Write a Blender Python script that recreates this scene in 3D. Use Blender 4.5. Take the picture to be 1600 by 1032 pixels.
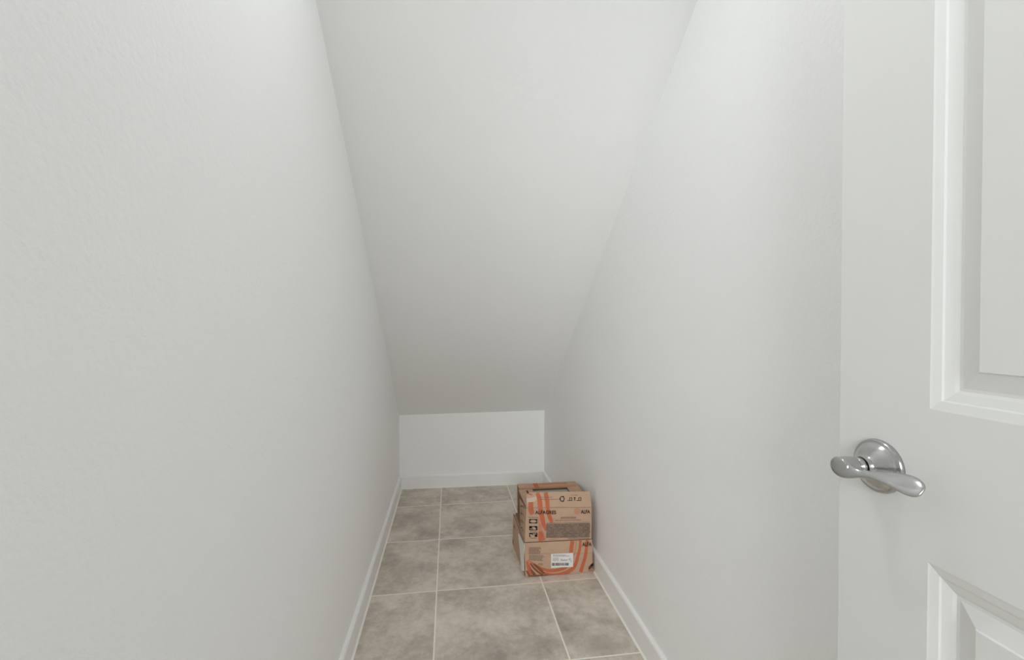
import bpy, bmesh, math, random
from mathutils import Vector, Matrix
random.seed(7)
for o in list(bpy.data.objects): bpy.data.objects.remove(o)
S = bpy.context.scene
C = S.collection

# ------------------------------------------------------------------ camera, world, lamp light, exposure
CAM_H = 1.133
YAW, PITCH, ROLL, FPX = 0.140, -0.0117, 0.0017, 694.8
fwd = Vector((math.sin(YAW)*math.cos(PITCH), math.cos(YAW)*math.cos(PITCH), math.sin(PITCH)))
right = Vector((math.cos(YAW), -math.sin(YAW), 0))
up = right.cross(fwd)
r2 = right*math.cos(ROLL) + up*math.sin(ROLL)
u2 = -right*math.sin(ROLL) + up*math.cos(ROLL)
cd = bpy.data.cameras.new('camera'); cam = bpy.data.objects.new('camera', cd); C.objects.link(cam)
M = Matrix((r2, u2, -fwd)).transposed().to_4x4(); M.translation = Vector((0, 0, CAM_H))
cam.matrix_world = M
cd.sensor_width = 36; cd.lens = FPX*36/1600; cd.clip_start = 0.02
S.camera = cam

w = bpy.data.worlds.new('world'); S.world = w; w.use_nodes = True
bg = w.node_tree.nodes['Background']
bg.inputs[0].default_value = (0.96, 0.985, 1.0, 1); bg.inputs[1].default_value = 0.44      # even fill light, added for the unseen space behind the camera

for wx, wz, we in ((-0.20, 2.05, 50), (-0.65, 1.9, 38)):      # two fill panels, added three metres behind the camera to light the far end
    ld = bpy.data.lights.new('added_fill_light', 'AREA'); ld.shape = 'RECTANGLE'; ld.size = 1.5; ld.size_y = 1.0
    ld.energy = we; ld.color = (0.95, 0.98, 1.0)
    lo = bpy.data.objects.new('added_fill_light', ld); C.objects.link(lo)
    lo.location = (wx, -3.0, wz); lo.rotation_euler = (math.radians(90), 0, 0)
SLOPE_ANGLE = -math.atan(0.763)
LAMP = Vector((0.06, 0.80, 0.515+0.763*(3.124-0.80)-0.001))      # ceiling lamp on the slope, just above the picture
LAMP_STRENGTH = 36.0
S.view_settings.view_transform = 'Standard'; S.view_settings.look = 'None'
S.view_settings.gamma = 1; S.view_settings.use_curve_mapping = False
S.view_settings.exposure = 0.23
S.cycles.max_bounces = 40; S.cycles.diffuse_bounces = 40; S.cycles.glossy_bounces = 8
S.cycles.sample_clamp_indirect = 0

# ------------------------------------------------------------------ helpers
def srgb(r, g, b):
    f = lambda c: (c/255/12.92) if c/255 <= 0.04045 else ((c/255+0.055)/1.055)**2.4
    return (f(r), f(g), f(b), 1)

def mat(name, col, rough=0.6, metal=0.0, bump=None, noise=None, spec=0.5):
    m = bpy.data.materials.new(name); m.use_nodes = True
    nt = m.node_tree; p = nt.nodes['Principled BSDF']
    p.inputs['Base Color'].default_value = col
    p.inputs['Roughness'].default_value = rough
    p.inputs['Metallic'].default_value = metal
    p.inputs['Specular IOR Level'].default_value = spec
    tc = nt.nodes.new('ShaderNodeTexCoord')
    if noise:
        sc, amt, det = noise
        n = nt.nodes.new('ShaderNodeTexNoise'); n.inputs['Scale'].default_value = sc; n.inputs['Detail'].default_value = det
        nt.links.new(tc.outputs['Object'], n.inputs['Vector'])
        mx = nt.nodes.new('ShaderNodeMix'); mx.data_type = 'RGBA'
        mx.inputs[6].default_value = tuple(c*(1-amt) for c in col[:3])+(1,)
        mx.inputs[7].default_value = tuple(min(1, c*(1+amt)) for c in col[:3])+(1,)
        nt.links.new(n.outputs['Fac'], mx.inputs[0]); nt.links.new(mx.outputs[2], p.inputs['Base Color'])
    if bump:
        sc, st, dist, det = bump
        n = nt.nodes.new('ShaderNodeTexNoise'); n.inputs['Scale'].default_value = sc; n.inputs['Detail'].default_value = det
        n.inputs['Roughness'].default_value = 0.55
        nt.links.new(tc.outputs['Object'], n.inputs['Vector'])
        b = nt.nodes.new('ShaderNodeBump'); b.inputs['Strength'].default_value = st; b.inputs['Distance'].default_value = dist
        nt.links.new(n.outputs['Fac'], b.inputs['Height']); nt.links.new(b.outputs[0], p.inputs['Normal'])
    return m

WALL = mat('painted_orange_peel_wall', (0.898, 0.904, 0.902, 1), 0.75, bump=(115, 0.6, 0.0015, 2.5), spec=0.25)
CEIL = mat('painted_ceiling', (0.85, 0.855, 0.85, 1), 0.85, bump=(115, 0.5, 0.0014, 2.5), spec=0.15)
TRIM = mat('semigloss_trim_paint', (0.89, 0.89, 0.885, 1), 0.4)
CAULK = mat('caulk_bead', (0.90, 0.88, 0.82, 1), 0.6)
DOOR = mat('semigloss_door_paint', (0.775, 0.78, 0.763, 1), 0.45, spec=0.35)
CHROME = mat('satin_chrome', (0.48, 0.48, 0.475, 1), 0.17, metal=1.0)
KRAFT = mat('kraft_cardboard', srgb(190, 160, 136), 0.85, noise=(25, 0.10, 4), spec=0.1)
KRAFT_IN = mat('kraft_cardboard_inside', srgb(150, 122, 98), 0.9, noise=(25, 0.1, 3), spec=0.1)
ORANGE = mat('orange_print', srgb(192, 108, 78), 0.75, noise=(40, 0.14, 4), spec=0.15)
FAINT = mat('faded_orange_print', srgb(198, 134, 108), 0.75, noise=(40, 0.1, 4), spec=0.1)
INK = mat('black_ink', srgb(40, 34, 32), 0.7, spec=0.1)
GREYINK = mat('grey_fine_print', srgb(128, 106, 92), 0.75, noise=(220, 0.2, 2), spec=0.1)
GREYINK2 = mat('grey_table_print', srgb(120, 104, 92), 0.75, noise=(160, 0.25, 2), spec=0.1)
SCUFF = mat('brown_scuffed_board', srgb(128, 88, 66), 0.85, noise=(45, 0.25, 4), spec=0.1)
WORN = mat('worn_pale_board', srgb(200, 182, 164), 0.85, noise=(30, 0.08, 3), spec=0.1)
LABELM = mat('white_paper_label', srgb(226, 224, 222), 0.6, spec=0.2)
FOAM = mat('white_foam_sheet', srgb(226, 222, 214), 0.8, noise=(40, 0.06, 3), spec=0.1)
TILEPIECE = mat('glazed_grey_tile', srgb(176, 180, 168), 0.45, noise=(14, 0.08, 4))

# floor: square porcelain tiles, light grout, cloudy pattern changing from tile to tile
TW, TX, TY, GROUT = 0.457, -0.053, 2.818, 0.0055
def tile_material():
    m = bpy.data.materials.new('taupe_porcelain_floor_tiles'); m.use_nodes = True
    nt = m.node_tree; N = nt.nodes; L = nt.links; p = N['Principled BSDF']
    tc = N.new('ShaderNodeTexCoord'); sp = N.new('ShaderNodeSeparateXYZ'); L.new(tc.outputs['Object'], sp.inputs[0])
    def math_(op, a, b=None, c=None):
        n = N.new('ShaderNodeMath'); n.operation = op
        for i, v in enumerate((a, b, c)):
            if v is None: continue
            if isinstance(v, (int, float)): n.inputs[i].default_value = v
            else: L.new(v, n.inputs[i])
        return n.outputs[0]
    def axis(out, off):
        t = math_('DIVIDE', math_('SUBTRACT', out, off), TW)
        cell = math_('FLOOR', t)
        fr = math_('SUBTRACT', t, cell)
        d = math_('MINIMUM', fr, math_('SUBTRACT', 1.0, fr))
        return cell, math_('MULTIPLY', d, TW)
    cx, dx = axis(sp.outputs[0], TX); cy, dy = axis(sp.outputs[1], TY)
    d = math_('MINIMUM', dx, dy)
    wob = N.new('ShaderNodeTexNoise'); wob.inputs['Scale'].default_value = 60; L.new(tc.outputs['Object'], wob.inputs['Vector'])
    d2 = math_('ADD', d, math_('MULTIPLY', math_('SUBTRACT', wob.outputs['Fac'], 0.5), 0.0012))
    g = N.new('ShaderNodeMapRange'); g.inputs[1].default_value = GROUT/2-0.0006; g.inputs[2].default_value = GROUT/2+0.0006
    g.inputs[3].default_value = 1; g.inputs[4].default_value = 0; L.new(d2, g.inputs[0])
    cb = N.new('ShaderNodeCombineXYZ'); L.new(cx, cb.inputs[0]); L.new(cy, cb.inputs[1])
    wn = N.new('ShaderNodeTexWhiteNoise'); wn.noise_dimensions = '3D'; L.new(cb.outputs[0], wn.inputs['Vector'])
    sc = N.new('ShaderNodeVectorMath'); sc.operation = 'SCALE'; sc.inputs[3].default_value = 9.0; L.new(wn.outputs['Color'], sc.inputs[0])
    ad = N.new('ShaderNodeVectorMath'); ad.operation = 'ADD'; L.new(tc.outputs['Object'], ad.inputs[0]); L.new(sc.outputs[0], ad.inputs[1])
    n1 = N.new('ShaderNodeTexNoise'); n1.inputs['Scale'].default_value = 5.0; n1.inputs['Detail'].default_value = 9
    n1.inputs['Roughness'].default_value = 0.7; n1.inputs['Distortion'].default_value = 0.15; L.new(ad.outputs[0], n1.inputs['Vector'])
    n2 = N.new('ShaderNodeTexNoise'); n2.inputs['Scale'].default_value = 34; n2.inputs['Detail'].default_value = 6
    n2.inputs['Roughness'].default_value = 0.7; L.new(ad.outputs[0], n2.inputs['Vector'])
    f = math_('ADD', math_('MULTIPLY', n1.outputs['Fac'], 0.74), math_('MULTIPLY', n2.outputs['Fac'], 0.26))
    rp = N.new('ShaderNodeValToRGB'); L.new(f, rp.inputs[0])
    e = rp.color_ramp.elements
    e[0].position = 0.34; e[0].color = srgb(165, 156, 145); e[1].position = 0.66; e[1].color = srgb(228, 220, 209)
    k = e.new(0.46); k.color = srgb(192, 183, 171)
    k = e.new(0.54); k.color = srgb(211, 202, 190)
    mx = N.new('ShaderNodeMix'); mx.data_type = 'RGBA'; L.new(g.outputs[0], mx.inputs[0]); L.new(rp.outputs[0], mx.inputs[6])
    mx.inputs[7].default_value = srgb(244, 238, 228)
    L.new(mx.outputs[2], p.inputs['Base Color'])
    p.inputs['Roughness'].default_value = 0.55; p.inputs['Specular IOR Level'].default_value = 0.3
    bp = N.new('ShaderNodeBump'); bp.inputs['Strength'].default_value = 0.35; bp.inputs['Distance'].default_value = 0.001
    hh = math_('SUBTRACT', math_('MULTIPLY', n2.outputs['Fac'], 0.3), g.outputs[0]); L.new(hh, bp.inputs['Height'])
    L.new(bp.outputs[0], p.inputs['Normal'])
    return m
TILES = tile_material()

def obj(name, bm, mats, parent=None, smooth=False, bevel=None):
    me = bpy.data.meshes.new(name)
    bmesh.ops.recalc_face_normals(bm, faces=bm.faces) if name not in NO_RECALC else None
    if smooth:
        for f in bm.faces: f.smooth = True
    bm.to_mesh(me); bm.free()
    for m in (mats if isinstance(mats, (list, tuple)) else [mats]): me.materials.append(m)
    o = bpy.data.objects.new(name, me); C.objects.link(o)
    if parent: o.parent = parent
    if bevel:
        b = o.modifiers.new('bevel', 'BEVEL'); b.width = bevel; b.segments = 2; b.limit_method = 'ANGLE'
    return o
NO_RECALC = set()

def empty(name, loc=(0, 0, 0)):
    o = bpy.data.objects.new(name, None); o.location = loc; o.empty_display_size = 0.05; C.objects.link(o); return o

def tag(o, label=None, cat=None, group=None, kind=None):
    if label: o['label'] = label
    if cat: o['category'] = cat
    if group: o['group'] = group
    if kind: o['kind'] = kind
    return o

def add_poly(bm, pts, faces, mi=0):
    vs = [bm.verts.new(p) for p in pts]
    for f in faces:
        fc = bm.faces.new([vs[i] for i in f]); fc.material_index = mi
    return vs

def add_box(bm, x0, x1, y0, y1, z0, z1, mi=0):
    p = [(x, y, z) for x in (x0, x1) for y in (y0, y1) for z in (z0, z1)]
    add_poly(bm, p, [(0, 1, 3, 2), (4, 6, 7, 5), (0, 4, 5, 1), (2, 3, 7, 6), (0, 2, 6, 4), (1, 5, 7, 3)], mi)

def add_prism(bm, prof, axis, a, b, mi=0):
    """prof: closed list of 2-D points; extruded along axis ('x' or 'y') from a to b"""
    mk = (lambda u, v, t: (t, u, v)) if axis == 'x' else (lambda u, v, t: (u, t, v))
    n = len(prof)
    A = [bm.verts.new(mk(u, v, a)) for u, v in prof]; B = [bm.verts.new(mk(u, v, b)) for u, v in prof]
    for i in range(n):
        f = bm.faces.new((A[i], A[(i+1) % n], B[(i+1) % n], B[i])); f.material_index = mi
    f = bm.faces.new(A[::-1]); f.material_index = mi
    f = bm.faces.new(B); f.material_index = mi

# ------------------------------------------------------------------ the closet shell
XL, XR, YE, HZ, SL = -0.341, 0.673, 3.124, 0.515, 0.763
YF = -0.15                       # closet side of the front wall (camera stands in its doorway)
ZC = 2.44
YS = YE-(ZC-HZ)/SL               # where the slope meets the flat ceiling

def struct(name, bm, m, label, **k):
    return tag(obj(name, bm, m, **k), label, 'room part', kind='structure')

bm = bmesh.new(); add_box(bm, -1.2, 1.6, -1.6, YE+0.1, -0.05, 0.0)
struct('floor', bm, TILES, 'taupe stone-look square floor tiles with pale grout lines')
bm = bmesh.new(); add_box(bm, XL-0.1, XL, YF, YE+0.1, 0, ZC+0.06)
struct('wall_left', bm, WALL, 'white orange-peel textured wall on the left side')
bm = bmesh.new(); add_box(bm, XR, XR+0.1, YF, YE+0.1, 0, ZC+0.06)
struct('wall_right', bm, WALL, 'white orange-peel textured wall on the right behind the door')
bm = bmesh.new()
SKEW = 0.010                     # the low end wall is very slightly out of square
add_poly(bm, [(XL, YE+SKEW, 0), (XR, YE-SKEW, 0), (XR, YE-SKEW, HZ+0.007), (XL, YE+SKEW, HZ-0.005),
              (XL, YE+0.1, 0), (XR, YE+0.1, 0), (XR, YE+0.1, HZ+0.007), (XL, YE+0.1, HZ-0.005)],
         [(0, 1, 2, 3), (4, 7, 6, 5), (0, 4, 5, 1), (3, 2, 6, 7), (0, 3, 7, 4), (1, 5, 6, 2)])
struct('wall_back', bm, WALL, 'low white knee wall at the far end under the slope')
bm = bmesh.new()
T = 0.08
HL, HR = HZ-0.006, HZ+0.006      # the foot of the slope runs slightly out of level
add_poly(bm, [(XL, YE+SKEW, HL), (XR, YE-SKEW, HR), (XR, YS, ZC), (XL, YS, ZC),
              (XL, YE+T, HL), (XR, YE+T, HR), (XR, YE+T, HR+T), (XL, YE+T, HL+T), (XR, YS, ZC+T), (XL, YS, ZC+T)],
         [(0, 1, 2, 3), (0, 4, 5, 1), (4, 7, 6, 5), (7, 9, 8, 6), (3, 2, 8, 9), (0, 3, 9, 7, 4), (1, 5, 6, 8, 2)])
o = struct('ceiling', bm, CEIL, 'white textured ceiling sloping down under the stairs')
bm = bmesh.new(); add_box(bm, XL, XR, YF-0.115, YS, ZC, ZC+T)
struct('ceiling', bm, CEIL, 'flat white ceiling over the closet doorway')
# front wall with the doorway the camera stands in
DX0, DX1, DZ = -0.185, 0.548, 2.045
bm = bmesh.new()
add_box(bm, -1.2, DX0-0.018, YF-0.115, YF, 0, ZC)
add_box(bm, DX1+0.018, 1.6, YF-0.115, YF, 0, ZC)
add_box(bm, DX0-0.018, DX1+0.018, YF-0.115, YF, DZ+0.018, ZC)
struct('wall_front', bm, WALL, 'white wall with the doorway behind the viewer')
bm = bmesh.new()
add_box(bm, DX0-0.018, DX0, YF-0.117, YF+0.002, 0, DZ)
add_box(bm, DX1, DX1+0.018, YF-0.117, YF+0.002, 0, DZ)
add_box(bm, DX0-0.018, DX1+0.018, YF-0.117, YF+0.002, DZ, DZ+0.018)
struct('trim_1', bm, TRIM, 'white door jamb of the closet doorway')

# baseboards: eased top edge, caulk bead at the floor and at the wall
BT, BH = 0.014, 0.0885
prof = [(0, 0), (BT, 0), (BT, BH-0.006), (BT-0.003, BH-0.0012), (BT-0.006, BH), (0, BH)]
def baseboard(name, label, kind):
    bm = bmesh.new()
    if kind == 'L':
        add_prism(bm, [(XL+u, v) for u, v in prof], 'y', YF+0.002, YE+SKEW-BT)
        add_prism(bm, [(XL+BT, 0), (XL+BT+0.0065, 0), (XL+BT, 0.0045)], 'y', YF+0.002, YE+SKEW-BT, 1)
    elif kind == 'R':
        add_prism(bm, [(XR-u, v) for u, v in prof], 'y', YF+0.002, YE-SKEW-BT)
        add_prism(bm, [(XR-BT, 0), (XR-BT-0.0065, 0), (XR-BT, 0.0045)], 'y', YF+0.002, YE-SKEW-BT, 1)
    else:
        for pr_, mi in ((prof, 0), ([(BT, 0), (BT+0.004, 0), (BT, 0.0035)], 1)):
            n = len(pr_)
            A = [bm.verts.new((XL, YE+SKEW-u, v)) for u, v in pr_]; B = [bm.verts.new((XR, YE-SKEW-u, v)) for u, v in pr_]
            for i in range(n):
                bm.faces.new((A[i], A[(i+1) % n], B[(i+1) % n], B[i])).material_index = mi
            bm.faces.new(A[::-1]).material_index = mi; bm.faces.new(B).material_index = mi
    return struct(name, bm, [TRIM, CAULK], label)
baseboard('baseboard_left', 'white baseboard along the left wall', 'L')
baseboard('baseboard_right', 'white baseboard along the right wall beside the boxes', 'R')
baseboard('baseboard_back', 'white baseboard across the low end wall', 'B')

# ------------------------------------------------------------------ the open panel door against the right wall
DTH = math.radians(2.0)
DW, DT, DH0, DH1 = 0.711, 0.035, 0.012, 2.035
door_mw = Matrix.Translation((0.5674, 0.577, 0)) @ Matrix((
    (-math.sin(DTH), math.cos(DTH), 0), (-math.cos(DTH), -math.sin(DTH), 0), (0, 0, 1))).to_4x4()
# local axes: x = along the leaf from its free edge towards the hinges, y = into the leaf, z = up
PANELS = [(0.126, DW-0.126, 1.034, 1.905), (0.126, DW-0.126, 0.225, 0.852)]
STEP = [(0, 0), (0.0025, 0.0008), (0.0105, 0.0028), (0.0125, 0.0042), (0.0215, 0.0070), (0.0250, 0.0086), (0.0285, 0.0086), (0.0475, 0.0038), (0.0490, 0.0020)]
def door_face(bm, y0, sgn):
    xs = [0, PANELS[0][0], PANELS[0][1], DW]; zs = [DH0, PANELS[1][2], PANELS[1][3], PANELS[0][2], PANELS[0][3], DH1]
    V = {}
    def v(x, y, z):
        k = (round(x, 5), round(y, 5), round(z, 5))
        if k not in V: V[k] = bm.verts.new((x, y, z))
        return V[k]
    for i in range(3):
        for j in range(5):
            if i == 1 and j in (1, 3): continue
            bm.faces.new((v(xs[i], y0, zs[j]), v(xs[i+1], y0, zs[j]), v(xs[i+1], y0, zs[j+1]), v(xs[i], y0, zs[j+1])))
    for x0, x1, z0, z1 in PANELS:
        rings = []
        for ins, dep in STEP:
            y = y0+sgn*dep
            rings.append([v(x0+ins, y, z0+ins), v(x1-ins, y, z0+ins), v(x1-ins, y, z1-ins), v(x0+ins, y, z1-ins)])
        for a, b in zip(rings, rings[1:]):
            for k in range(4): bm.faces.new((a[k], a[(k+1) % 4], b[(k+1) % 4], b[k]))
        bm.faces.new(rings[-1])
    return V
bm = bmesh.new()
door_face(bm, 0.0, 1); door_face(bm, DT, -1)
for f in ([(0, 0, DH0), (0, DT, DH0), (0, DT, DH1), (0, 0, DH1)], [(DW, 0, DH0), (DW, DT, DH0), (DW, DT, DH1), (DW, 0, DH1)],
          [(0, 0, DH0), (DW, 0, DH0), (DW, DT, DH0), (0, DT, DH0)], [(0, 0, DH1), (DW, 0, DH1), (DW, DT, DH1), (0, DT, DH1)]):
    add_poly(bm, f, [(0, 1, 2, 3)])
bmesh.ops.remove_doubles(bm, verts=bm.verts, dist=1e-5)
door = struct('door_1', bm, DOOR, 'white raised-panel door standing open along the right wall')
door.matrix_world = door_mw

def lathe(bm, prof, cx, cz, y_of, seg=64, mi=0):
    """prof: (distance out of the leaf, radius)"""
    rings = []
    for a, r in prof:
        if r < 1e-6: rings.append([bm.verts.new((cx, y_of(a), cz))])
        else: rings.append([bm.verts.new((cx+r*math.cos(2*math.pi*k/seg), y_of(a), cz+r*math.sin(2*math.pi*k/seg))) for k in range(seg)])
    for A, B in zip(rings, rings[1:]):
        for k in range(seg):
            k2 = (k+1) % seg
            if len(A) == 1 and len(B) == 1: continue
            if len(A) == 1: bm.faces.new((A[0], B[k], B[k2]))
            elif len(B) == 1: bm.faces.new((A[k], A[k2], B[0]))
            else: bm.faces.new((A[k], A[k2], B[k2], B[k]))
KX, KZ = 0.0635, 0.947
bm = bmesh.new()
lathe(bm, [(0, 0), (0, 0.0345), (0.003, 0.0352), (0.0055, 0.0345), (0.0070, 0.0325), (0.0072, 0.0310), (0.0085, 0.0300), (0.0125, 0.0265),
           (0.0165, 0.0215), (0.0195, 0.0165), (0.0215, 0.0140), (0.0235, 0.0128), (0.0270, 0.0122)], KX, KZ, lambda a: -a)
rose = obj('handle_rosette', bm, CHROME, door, smooth=True); rose['label'] = 'round domed chrome rosette on the door'
bm = bmesh.new()
lathe(bm, [(0.0270, 0.0), (0.0270, 0.0120), (0.0330, 0.0116), (0.0342, 0.0108), (0.0350, 0.0100), (0.0362, 0.0108), (0.0368, 0.0100), (0.0390, 0.0100), (0.0390, 0.0)], KX, KZ, lambda a: -a)
obj('handle_neck', bm, CHROME, door, smooth=True)
# wave lever: stations (l along leaf, out of leaf, z, half height, half thickness, tilt of the wide axis out of vertical)
LEV = [(-0.0150, 0.0560, 0.0000, 0.0030, 0.0022, 0), (-0.0138, 0.0563, 0.0000, 0.0064, 0.0034, 0), (-0.0100, 0.0567, 0.0000, 0.0106, 0.0042, 0), (-0.0040, 0.0568, 0.0000, 0.0132, 0.0046, 0),
       (0.0030, 0.0562, -0.0006, 0.0128, 0.0047, 2), (0.0090, 0.0550, -0.0018, 0.0104, 0.0046, 6), (0.0150, 0.0530, -0.0028, 0.0074, 0.0044, 14), (0.0215, 0.0504, -0.0020, 0.0054, 0.0041, 35),
       (0.0290, 0.0476, -0.0004, 0.0056, 0.0036, 56), (0.0380, 0.0448, 0.0014, 0.0072, 0.0033, 60), (0.0470, 0.0424, 0.0026, 0.0090, 0.0031, 56), (0.0560, 0.0404, 0.0030, 0.0106, 0.0030, 50),
       (0.0650, 0.0390, 0.0026, 0.0120, 0.0029, 45), (0.0730, 0.0382, 0.0018, 0.0127, 0.0028, 42), (0.0800, 0.0378, 0.0008, 0.0120, 0.0026, 40), (0.0855, 0.0376, -0.0002, 0.0096, 0.0022, 40),
       (0.0890, 0.0375, -0.0008, 0.0055, 0.0015, 40)]
bm = bmesh.new(); seg = 40; rings = []
for l, a, z, hw, ht, tl in LEV:
    t = math.radians(tl)
    wv = Vector((0, math.sin(t), math.cos(t)))      # wide axis: top leans towards the leaf
    nv = Vector((0, -math.cos(t), math.sin(t)))
    c = Vector((KX+l, -a, KZ+z)); ring = []
    for k in range(seg):
        an = 2*math.pi*k/seg; cs, sn = math.cos(an), math.sin(an)
        e = 0.85
        ring.append(bm.verts.new(c+wv*hw*math.copysign(abs(cs)**e, cs)+nv*ht*math.copysign(abs(sn)**e, sn)))
    rings.append(ring)
for A, B in zip(rings, rings[1:]):
    for k in range(seg): bm.faces.new((A[k], A[(k+1) % seg], B[(k+1) % seg], B[k]))
bm.faces.new(rings[0][::-1]); bm.faces.new(rings[-1])
lathe(bm, [(0.0372, 0.0), (0.0372, 0.0122), (0.0380, 0.0130), (0.0400, 0.0132), (0.0480, 0.0134), (0.0550, 0.0132), (0.0585, 0.0120), (0.0600, 0.0095), (0.0605, 0.0)], KX, KZ, lambda a: -a)      # barrel of the lever
lev = obj('handle_lever', bm, CHROME, door, smooth=True)
sd = lev.modifiers.new('subsurf', 'SUBSURF'); sd.levels = 1; sd.render_levels = 2
lev['label'] = 'wave-shaped chrome lever'

# ------------------------------------------------------------------ ceiling lamp over the doorway (above the picture)
EMIT = bpy.data.materials.new('lit_lamp_glass'); EMIT.use_nodes = True
pe = EMIT.node_tree.nodes['Principled BSDF']; pe.inputs['Base Color'].default_value = (0.9, 0.9, 0.88, 1)
pe.inputs['Emission Color'].default_value = (0.975, 0.985, 1.0, 1); pe.inputs['Emission Strength'].default_value = LAMP_STRENGTH
lampo = empty('ceiling_light', LAMP); lampo.rotation_euler = (SLOPE_ANGLE, 0, 0)
tag(lampo, 'round flush white ceiling light high on the sloping ceiling', 'ceiling light')
bm = bmesh.new(); lathe(bm, [(0, 0), (0, 0.085), (0.018, 0.09), (0.022, 0.084), (0.022, 0.0)], 0, 0, lambda a: -a)
b_ = obj('lamp_base', bm, TRIM, lampo, smooth=False); b_.rotation_euler = (math.radians(90), 0, 0)
bm = bmesh.new(); lathe(bm, [(0.0, 0.0), (0.0, 0.077), (0.012, 0.074), (0.024, 0.062), (0.032, 0.038), (0.035, 0.0)], 0, 0, lambda a: -a)
g_ = obj('lamp_diffuser', bm, EMIT, lampo, smooth=True); g_.rotation_euler = (math.radians(90), 0, 0); g_.location = (0, 0, -0.0225)

# ------------------------------------------------------------------ printed cardboard boxes
def quad_surface(BL, BR, TR, TL, bulge=0.0):
    BL, BR, TR, TL = map(Vector, (BL, BR, TR, TL))
    n = (BR-BL).cross(TL-BL).normalized()
    def f(s, t, off=0.0):
        p = (BL*(1-s)+BR*s)*(1-t)+(TL*(1-s)+TR*s)*t
        b = bulge*math.sin(math.pi*min(1, max(0, s)))*math.sin(math.pi*min(1, max(0, t)))
        b += 0.0006*math.sin(s*19+t*7)*min(1, 8*s*(1-s))*min(1, 8*t*(1-t))
        return p+n*(off+b)
    return f

def sheet(bm, f, nu=12, nv=6, th=0.003, mi=0, edge=None, hole=None, trim=None):
    """cardboard sheet of thickness th behind the surface f(s, t)"""
    edge = mi if edge is None else edge
    T_ = trim or (lambda s, t: (s, t))
    A = [[bm.verts.new(f(*T_(i/nu, j/nv), 0)) for j in range(nv+1)] for i in range(nu+1)]
    B = [[bm.verts.new(f(*T_(i/nu, j/nv), -th)) for j in range(nv+1)] for i in range(nu+1)]
    def q(a, b, c, d, m): bm.faces.new((a, b, c, d)).material_index = m
    solid = lambda i, j: 0 <= i < nu and 0 <= j < nv and not (hole and hole(i, j))
    for i in range(nu):
        for j in range(nv):
            if not solid(i, j): continue
            q(A[i][j], A[i+1][j], A[i+1][j+1], A[i][j+1], mi)
            q(B[i][j], B[i][j+1], B[i+1][j+1], B[i+1][j], edge)
            if not solid(i-1, j): q(A[i][j+1], B[i][j+1], B[i][j], A[i][j], edge)
            if not solid(i+1, j): q(A[i+1][j], B[i+1][j], B[i+1][j+1], A[i+1][j+1], edge)
            if not solid(i, j-1): q(A[i][j], B[i][j], B[i+1][j], A[i+1][j], edge)
            if not solid(i, j+1): q(A[i+1][j+1], B[i+1][j+1], B[i][j+1], A[i][j+1], edge)
    bmesh.ops.delete(bm, geom=[v for v in bm.verts if not v.link_faces], context='VERTS')

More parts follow.
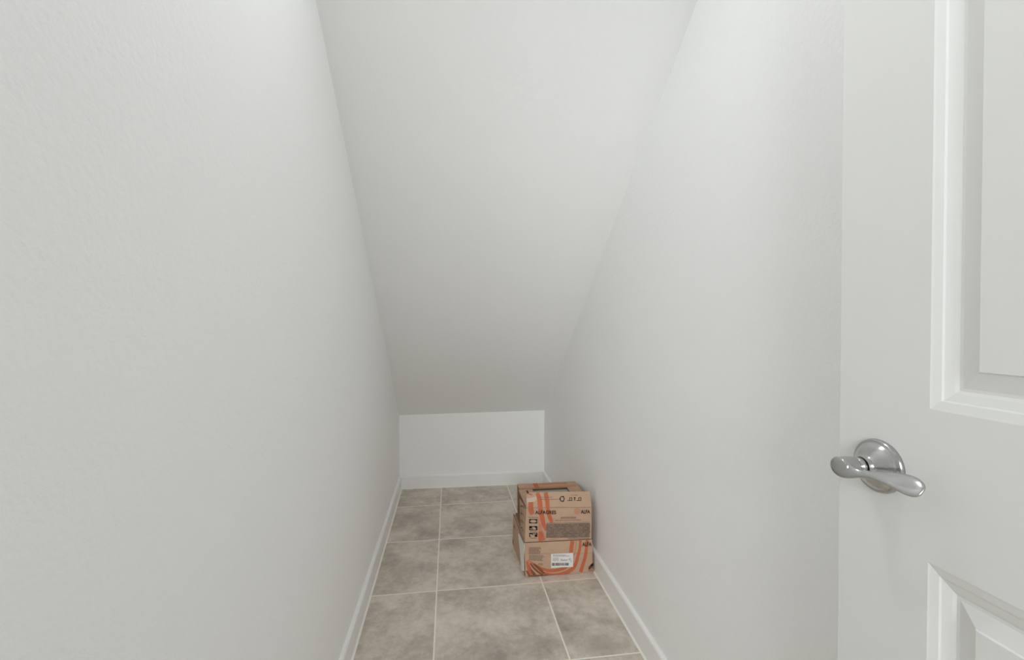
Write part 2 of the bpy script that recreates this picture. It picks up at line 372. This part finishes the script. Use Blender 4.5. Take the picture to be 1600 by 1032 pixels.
class Print:
    """artwork printed on a panel; coordinates are measured on the panel face in a convenient frame (L,R,bottom,top)"""
    def __init__(s, bm, f, frame): s.bm, s.f, s.fr = bm, f, frame
    def P(s, x, y, off):
        (tlx, tly), (trx, try_), (brx, bry), (blx, bly) = s.fr
        # invert the bilinear frame by a few fixed-point steps
        u = v = 0.5
        for _ in range(12):
            lx, rx = blx+(tlx-blx)*v, brx+(trx-brx)*v
            u = (x-lx)/(rx-lx)
            by, ty = bly+(bry-bly)*u, tly+(try_-tly)*u
            v = (y-by)/(ty-by)
        u = min(1, max(0, u)); v = min(1, max(0, v))
        return s.f(u, v, off)
    def poly(s, pts, mi, off=0.0005):
        """a quad, finely divided so it follows the panel"""
        a, b, c, d = pts; n = 5
        g = [[None]*(n+1) for _ in range(n+1)]
        for i in range(n+1):
            for j in range(n+1):
                u, v = i/n, j/n
                x = (a[0]*(1-u)+b[0]*u)*(1-v)+(d[0]*(1-u)+c[0]*u)*v
                y = (a[1]*(1-u)+b[1]*u)*(1-v)+(d[1]*(1-u)+c[1]*u)*v
                g[i][j] = s.bm.verts.new(s.P(x, y, off))
        for i in range(n):
            for j in range(n):
                s.bm.faces.new((g[i][j], g[i][j+1], g[i+1][j+1], g[i+1][j])).material_index = mi
    def rect(s, x0, y0, x1, y1, mi, off=0.0005): s.poly([(x0, y0), (x1, y0), (x1, y1), (x0, y1)], mi, off)
    def band(s, pts, mi, off=0.0004, sub=6):
        """pts: (x, y, width across)"""
        P = [Vector(p) for p in pts]; out = []
        Q = [P[0]*2-P[1]]+P+[P[-1]*2-P[-2]]
        for i in range(1, len(Q)-2):
            for k in range(sub):
                t = k/sub
                out.append(0.5*((2*Q[i])+(Q[i+1]-Q[i-1])*t+(2*Q[i-1]-5*Q[i]+4*Q[i+1]-Q[i+2])*t*t+(3*Q[i]-Q[i-1]-3*Q[i+1]+Q[i+2])*t**3))
        out.append(P[-1]); prev = None
        for i, p in enumerate(out):
            d = out[min(i+1, len(out)-1)]-out[max(i-1, 0)]
            n = Vector((-d.y, d.x)).normalized()*p.z/2
            cur = [s.bm.verts.new(s.P(p.x+n.x*k, p.y+n.y*k, off)) for k in (1, 0, -1)]
            if prev:
                for k in (0, 1): s.bm.faces.new((prev[k], cur[k], cur[k+1], prev[k+1])).material_index = mi
            prev = cur
    def text(s, body, x0, y0, x1, y1, mi, off=0.0009, bold=0.02):
        cu = bpy.data.curves.new('t', 'FONT'); cu.body = body; cu.offset = bold; cu.resolution_u = 3
        to = bpy.data.objects.new('t', cu); C.objects.link(to)
        bpy.context.view_layer.update()
        me = bpy.data.meshes.new_from_object(to.evaluated_get(bpy.context.evaluated_depsgraph_get()))
        xs = [v.co.x for v in me.vertices]; ys = [v.co.y for v in me.vertices]
        ax, bx_, ay, by = min(xs), max(xs), min(ys), max(ys)
        vs = [s.bm.verts.new(s.P(x0+(v.co.x-ax)/(bx_-ax)*(x1-x0), y0+(by-v.co.y)/(by-ay)*(y1-y0), off)) for v in me.vertices]
        for p in me.polygons:
            try: s.bm.faces.new([vs[i] for i in p.vertices]).material_index = mi
            except ValueError: pass
        bpy.data.objects.remove(to); bpy.data.meshes.remove(me); bpy.data.curves.remove(cu)
    def lines(s, x0, y0, x1, y1, n, mi, ragged=0.15, off=0.0006, fill=0.5):
        st = (y1-y0)/n
        for i in range(n):
            y = y0+i*st; x = x0; end = x1-(x1-x0)*random.random()*ragged
            while x < end:
                wd = random.uniform(7, 20); e2 = min(end, x+wd)
                if e2-x > 2: s.rect(x, y, e2, y+st*fill, mi, off)
                x = e2+2.5
TABLE = mat('grey_brown_table_ground', srgb(138, 120, 106), 0.75, noise=(90, 0.2, 3), spec=0.1)
PM = [KRAFT, KRAFT_IN, ORANGE, FAINT, INK, GREYINK, GREYINK2, SCUFF, WORN, LABELM, TABLE]
K_, KI, OR, FA, IN_, G1, G2, SC_, WO, LB, TB = range(11)
NO_RECALC |= {'front_panel', 'front_flap', 'side_panel'}

def top_sheet(bm, x0, x1, y0, y1, z, th=0.003, nu=8, nv=4, hole=None, tilt=(0, 0), mi=0):
    f = quad_surface((x0, y0, z), (x1, y0, z+tilt[0]), (x1, y1, z+tilt[0]+tilt[1]), (x0, y1, z+tilt[1]))
    sheet(bm, f, nu, nv, th, mi, 1, hole)

# ---- lower box
lower = empty('cardboard_box', (0.49, 2.10, 0))
tag(lower, 'lower brown cardboard box with white barcode label, on the floor under another box', 'box', 'orange-striped cardboard boxes')
inv_lower = Matrix.Translation(-Vector(lower.location))
def part(name, bm, m, parent_empty, **k):
    bm.transform(Matrix.Translation(-Vector(parent_empty.location)))
    return obj(name, bm, m, parent_empty, **k)
ZB = 0.0015
bm = bmesh.new()
lf = quad_surface((0.338, 1.951, ZB), (0.655, 1.950, ZB), (0.6455, 1.951, 0.1515), (0.331, 1.951, 0.156), bulge=0.004)
sheet(bm, lf, 24, 12, 0.003, 0, 1)
pr = Print(bm, lf, [(208, 641), (785, 618), (805, 896), (225, 940)])
pr.band([(617, 628, 34), (608, 680, 33), (604, 724, 33), (590, 790, 34), (560, 850, 32), (500, 876, 30), (430, 882, 28), (370, 868, 24), (320, 842, 20), (262, 806, 16)], OR)
pr.band([(685, 624, 24), (682, 680, 24), (668, 740, 26), (650, 810, 30), (622, 862, 34), (560, 902, 34), (470, 918, 24), (390, 906, 22), (330, 880, 18), (270, 846, 14)], OR)
pr.band([(650, 624, 8), (644, 690, 8), (632, 750, 8)], FA)
pr.band([(745, 622, 26), (737, 700, 27), (726, 770, 28), (706, 840, 30), (690, 897, 32)], OR)
pr.band([(240, 790, 26), (275, 838, 26), (320, 880, 26), (360, 916, 18)], FA)
pr.band([(232, 800, 14), (244, 850, 22), (262, 900, 24), (276, 930, 14)], OR, 0.00045)
pr.band([(262, 818, 10), (300, 866, 16), (340, 902, 14), (372, 916, 10)], SC_, 0.00048)
pr.band([(232, 880, 10), (250, 915, 16), (262, 934, 10)], SC_, 0.00052)
pr.band([(300, 934, 12), (350, 926, 14), (420, 918, 8)], SC_, 0.00042)
pr.band([(245, 830, 16), (262, 870, 20), (296, 912, 26), (310, 930, 16)], SC_)
pr.band([(290, 822, 16), (330, 858, 22), (366, 892, 20), (384, 908, 12)], SC_, off=0.0005)
pr.band([(244, 930, 8), (300, 926, 14), (370, 921, 10)], SC_, off=0.00055)
pr.lines(250, 678, 352, 740, 6, G1, 0.2, fill=0.6)
pr.lines(252, 746, 384, 798, 5, G1, 0.25)
pr.lines(330, 818, 372, 838, 2, G1, 0.2)
pr.rect(230, 733, 790, 736, KI, 0.0003)
pr.text('ALFA', 700, 640, 782, 675, IN_, bold=0.03)
pr.band([(762, 872, 12), (775, 852, 22), (790, 836, 24), (796, 820, 10)], IN_, off=0.0006)
pr.lines(756, 846, 802, 894, 5, SC_, 0.1, off=0.0007)
pr.poly([(434, 734), (622, 728), (623, 848), (437, 857)], LB, 0.0010)
pr.lines(450, 742, 600, 760, 2, G1, 0.3, 0.0014, 0.4)
pr.lines(450, 768, 505, 800, 4, G1, 0.3, 0.0014, 0.35)
x = 444
while x < 580:
    wd = random.choice((2, 3, 5)); pr.rect(x, 812, x+wd, 838-(x-444)*0.02, IN_, 0.0015); x += wd+random.choice((2, 3))
pr.band([(516, 794, 2.4), (524, 776, 2.4), (530, 794, 2.4), (538, 784, 2.4), (544, 794, 2.4), (552, 783, 2.4), (560, 794, 2.4), (566, 784, 2.4), (578, 786, 2.4)], IN_, 0.0016)
pr.band([(604, 776, 2.4), (592, 774, 2.4), (590, 786, 2.4), (600, 786, 2.4), (607, 796, 2.4), (602, 806, 2.4)], IN_, 0.0016)
pr.rect(790, 640, 802, 870, KI, 0.0003)
part('front_panel', bm, PM, lower)['label'] = 'front face with white barcode label and orange bands'
bm = bmesh.new()   # left side, leaning outwards
ls = quad_surface((0.323, 2.258, ZB), (0.336, 1.960, ZB), (0.333, 1.975, 0.150), (0.3255, 2.256, 0.160), bulge=0.002)
sheet(bm, ls, 12, 6, 0.003, 0, 1)
pr = Print(bm, ls, [(0, 0), (300, 0), (300, 155), (0, 155)])
pr.rect(30, 40, 60, 52, SC_); pr.rect(5, 128, 22, 146, IN_)
part('side_panel', bm, PM, lower)
bm = bmesh.new()
sheet(bm, quad_surface((0.655, 1.955, ZB), (0.652, 2.258, ZB), (0.650, 2.258, 0.152), (0.646, 1.955, 0.150), bulge=0.002), 12, 6, 0.003, 0, 1)
part('side_panel', bm, PM, lower)
bm = bmesh.new()
sheet(bm, quad_surface((0.651, 2.260, ZB), (0.327, 2.260, ZB), (0.327, 2.260, 0.153), (0.649, 2.260, 0.152)), 10, 5, 0.003, 0, 1)
part('back_panel', bm, PM, lower)
bm = bmesh.new(); top_sheet(bm, 0.332, 0.646, 1.953, 2.257, 0.1535, tilt=(-0.003, 0))
part('top_panel', bm, PM, lower)
bm = bmesh.new(); add_box(bm, 0.340, 0.650, 1.957, 2.255, 0.0005, 0.004)
part('bottom_panel', bm, KRAFT_IN, lower)
# strip of white foam sticking out at the near left corner
bm = bmesh.new()
ft = [(2.080, 0.142), (2.070, 0.118), (2.055, 0.095), (2.040, 0.070), (2.020, 0.045), (2.000, 0.022), (1.985, 0.012), (1.945, 0.034), (1.949, 0.060), (1.953, 0.085), (1.950, 0.105), (1.936, 0.140), (1.940, 0.152), (1.985, 0.154), (2.040, 0.152)]
def foam(off):
    return [Vector((0.3275+off+0.0012*math.sin(40*y+30*z)+(0.004 if y < 1.96 else 0), y, z)) for y, z in ft]
A = [bm.verts.new(p) for p in foam(-0.0018)]; B = [bm.verts.new(p) for p in foam(0.0)]
bm.faces.new(A); bm.faces.new(B[::-1])
for i in range(len(A)): bm.faces.new((A[i], B[i], B[(i+1) % len(A)], A[(i+1) % len(A)]))
part('foam_liner', bm, FOAM, lower)['label'] = 'white foam strip poking out at the near corner'

# ---- upper box
upper = empty('cardboard_box', (0.49, 2.10, 0.155))
tag(upper, 'upper torn brown cardboard box with lifted front flap, stacked on another box', 'box', 'orange-striped cardboard boxes')
bm = bmesh.new()
uf = quad_surface((0.3335, 1.951, 0.1595), (0.643, 1.951, 0.1555), (0.644, 1.951, 0.298), (0.341, 1.951, 0.312), bulge=0.003)
sheet(bm, uf, 24, 12, 0.003, 0, 1)
FR_U = [(232, 350), (785, 350), (783, 612), (215, 636)]
pr = Print(bm, uf, FR_U)
pr.band([(268, 350, 44), (274, 380, 42), (282, 402, 30)], OR)
pr.band([(348, 350, 40), (356, 385, 40), (362, 430, 40), (372, 475, 36), (384, 512, 26), (392, 540, 12)], OR)
pr.band([(410, 350, 32), (418, 400, 34), (432, 440, 32), (446, 470, 26)], OR)
pr.band([(350, 545, 36), (352, 585, 48), (362, 626, 58)], OR)
pr.band([(330, 430, 10), (342, 500, 12), (372, 560, 10), (396, 606, 8)], FA, 0.0005)
pr.band([(350, 480, 30), (344, 520, 30), (350, 560, 20)], FA, 0.00035)
pr.text('ALFAGRES', 304, 370, 480, 400, IN_, bold=0.03)
pr.text('ALFA', 690, 368, 771, 399, IN_, bold=0.03)
for r_, w_ in ((24, 6), (14, 5), (5, 6)):
    pr.band([(661+r_*math.cos(a*math.pi/8), 378+r_*math.sin(a*math.pi/8), w_) for a in range(17)], FA, 0.0006, 3)
pr.lines(518, 424, 655, 442, 3, G1, 0.05, fill=0.6); pr.lines(470, 448, 706, 460, 2, G1, 0.1, fill=0.5)
pr.rect(250, 424, 328, 429, G1)
for y0 in (441, 499, 556):     # three small care symbols: dark tiles with a pale figure
    pr.rect(254, y0, 322, y0+36, IN_, 0.0006)
for x0, y0, x1, y1 in ((262, 452, 314, 466), (272, 447, 303, 470), (262, 520, 290, 527), (276, 506, 300, 514), (286, 514, 310, 530), (282, 562, 312, 570), (268, 574, 300, 592), (262, 566, 274, 586)):
    pr.rect(x0, y0, x1, y1, K_, 0.0010)
pr.lines(262, 540, 318, 548, 1, G1, 0, fill=0.8); pr.rect(264, 599, 314, 604, G1)
# table of fine print
pr.rect(400, 472, 768, 475, G2)
pr.poly([(396, 479), (770, 479), (770, 600), (394, 600)], TB, 0.0004)
for i in range(23):
    for j in range(9):
        x0, y0 = 398+i*16.3, 480+j*13.6
        if random.random() < 0.9: pr.rect(x0, y0, x0+random.uniform(11, 15.6), y0+random.uniform(8.5, 12.5), random.choice((G1, G2, TB, G2)), 0.0006)
pr.lines(580, 604, 770, 612, 1, G1, 0.1, fill=0.7)
pr.band([(420, 616, 8), (470, 610, 8), (500, 606, 5)], FA, 0.0005)
part('front_panel', bm, PM, upper)['label'] = 'front face with black lettering, orange bands and fine-print table'
bm = bmesh.new()
ff = quad_surface((0.341, 1.951, 0.3125), (0.644, 1.951, 0.2985), (0.647, 1.985, 0.3600), (0.346, 1.985, 0.3700), bulge=0.002)
def flap_trim(s, t):               # soft torn corner at the upper left
    k = max(0.0, (t-0.75)/0.25)
    return (s+0.05*k*k*(1-s), t)
sheet(bm, ff, 24, 8, 0.003, 0, 1, trim=flap_trim)
pr = Print(bm, ff, [(225, 218), (772, 208), (785, 350), (232, 350)])
pr.band([(236, 292, 50), (275, 284, 40), (318, 262, 26), (330, 240, 12)], WO, 0.0003)
pr.band([(244, 230, 10), (262, 234, 12), (278, 238, 8)], OR, 0.0007)
pr.band([(266, 300, 42), (268, 325, 42), (268, 350, 44)], OR)
pr.band([(319, 220, 32), (334, 262, 38), (343, 305, 40), (348, 350, 40)], OR)
pr.band([(390, 218, 34), (398, 262, 36), (405, 305, 34), (410, 350, 32)], OR)
pr.lines(340, 258, 450, 266, 1, G1, 0, 0.0007, 0.5); pr.lines(340, 276, 498, 286, 1, G1, 0, 0.0007, 0.5)
pr.band([(530+17*math.sin(a*math.pi/6), 275-21*math.cos(a*math.pi/6), 7) for a in range(13)], IN_, 0.0008, 3)
for a in (30, 150, 270):
    cx, cy = 530+19*math.sin(math.radians(a)), 275-23*math.cos(math.radians(a)); pr.rect(cx-5, cy-5, cx+5, cy+5, IN_, 0.0009)
for x0 in (592, 670):              # handling symbols
    pr.rect(x0, 262, x0+24, 267, IN_, 0.0008); pr.rect(x0, 262, x0+5, 290, IN_, 0.0008); pr.rect(x0+19, 262, x0+24, 290, IN_, 0.0008)
    pr.rect(x0-15, 287, x0-2, 292, IN_, 0.0008); pr.rect(x0, 287, x0+24, 292, IN_, 0.0008)
pr.rect(630, 262, 645, 272, IN_, 0.0008); pr.rect(635, 272, 640, 284, IN_, 0.0008); pr.rect(630, 284, 645, 288, IN_, 0.0008)
pr.text('Fragile', 604, 238, 662, 250, G2, bold=0.02)
pr.band([(232, 347, 3), (400, 346, 3), (520, 345, 5), (600, 347, 3), (785, 347, 3)], KI, 0.0004)
part('front_flap', bm, PM, upper)['label'] = 'lifted front flap with handling symbols'
bm = bmesh.new()   # left side, sprung outwards at its far edge
us = quad_surface((0.3335, 2.065, 0.166), (0.3330, 1.956, 0.160), (0.3405, 1.956, 0.305), (0.3335, 2.088, 0.303), bulge=0.003)
def side_trim(s, t): return (s-0.10*(1-s)*math.sin(math.pi*t)+0.0, t)
sheet(bm, us, 10, 8, 0.003, 0, 1, trim=side_trim)
pr = Print(bm, us, [(0, 0), (130, 0), (130, 140), (0, 140)])
for k in range(4):
    pr.band([(15, 128-k*32, 5), (60, 108-k*32, 6), (100, 104-k*32, 5)], G2, 0.0006)
    pr.band([(20, 112-k*30, 4), (70, 124-k*30, 4)], SC_, 0.0006)
part('side_panel', bm, PM, upper)
bm = bmesh.new()
sheet(bm, quad_surface((0.6430, 1.956, 0.158), (0.6500, 2.262, 0.158), (0.6530, 2.262, 0.300), (0.6440, 1.956, 0.297), bulge=0.010), 12, 6, 0.003, 0, 1)
part('side_panel', bm, PM, upper)
bm = bmesh.new()
sheet(bm, quad_surface((0.652, 2.268, 0.158), (0.350, 2.268, 0.158), (0.348, 2.268, 0.303), (0.655, 2.268, 0.303)), 10, 5, 0.003, 0, 1)
part('back_panel', bm, PM, upper)
bm = bmesh.new(); top_sheet(bm, 0.348, 0.656, 2.190, 2.268, 0.3075)
pt = Print(bm, lambda u, v, off: Vector((0.348+0.308*u, 2.190+0.078*v, 0.3075+off)), [(0, 0), (100, 0), (100, 100), (0, 100)])
pt.poly([(0, 72), (100, 72), (100, 98), (0, 98)][::-1], FA, 0.0008)
pt.poly([(26, 10), (34, 10), (34, 98), (26, 98)][::-1], OR, 0.0014)
pt.poly([(36, 12), (84, 12), (84, 40), (36, 40)][::-1], FA, 0.0009)
part('rear_flap', bm, PM, upper)
bm = bmesh.new(); top_sheet(bm, 0.343, 0.413, 1.966, 2.190, 0.3065, nu=8, nv=16, hole=lambda i, j: i == 4 and 11 <= j <= 14)
part('side_flap', bm, PM, upper)['label'] = 'left top flap with a short hand slot'
bm = bmesh.new(); top_sheet(bm, 0.592, 0.651, 1.966, 2.190, 0.3040, tilt=(0.007, 0.002), nu=6, nv=10)
part('side_flap', bm, PM, upper)
bm = bmesh.new(); add_box(bm, 0.338, 0.640, 1.957, 2.262, 0.1575, 0.1600)
part('bottom_panel', bm, KRAFT_IN, upper)
bm = bmesh.new(); add_box(bm, 0.402, 0.602, 1.988, 2.195, 0.1600, 0.2875)
part('packing_insert', bm, KRAFT_IN, upper)
bm = bmesh.new(); add_box(bm, 0.400, 0.604, 1.985, 2.198, 0.2880, 0.2970)
tl = obj('ceramic_tile', bm, TILEPIECE, bevel=0.001)
tag(tl, 'pale grey ceramic tile lying inside the open upper cardboard box', 'tile')
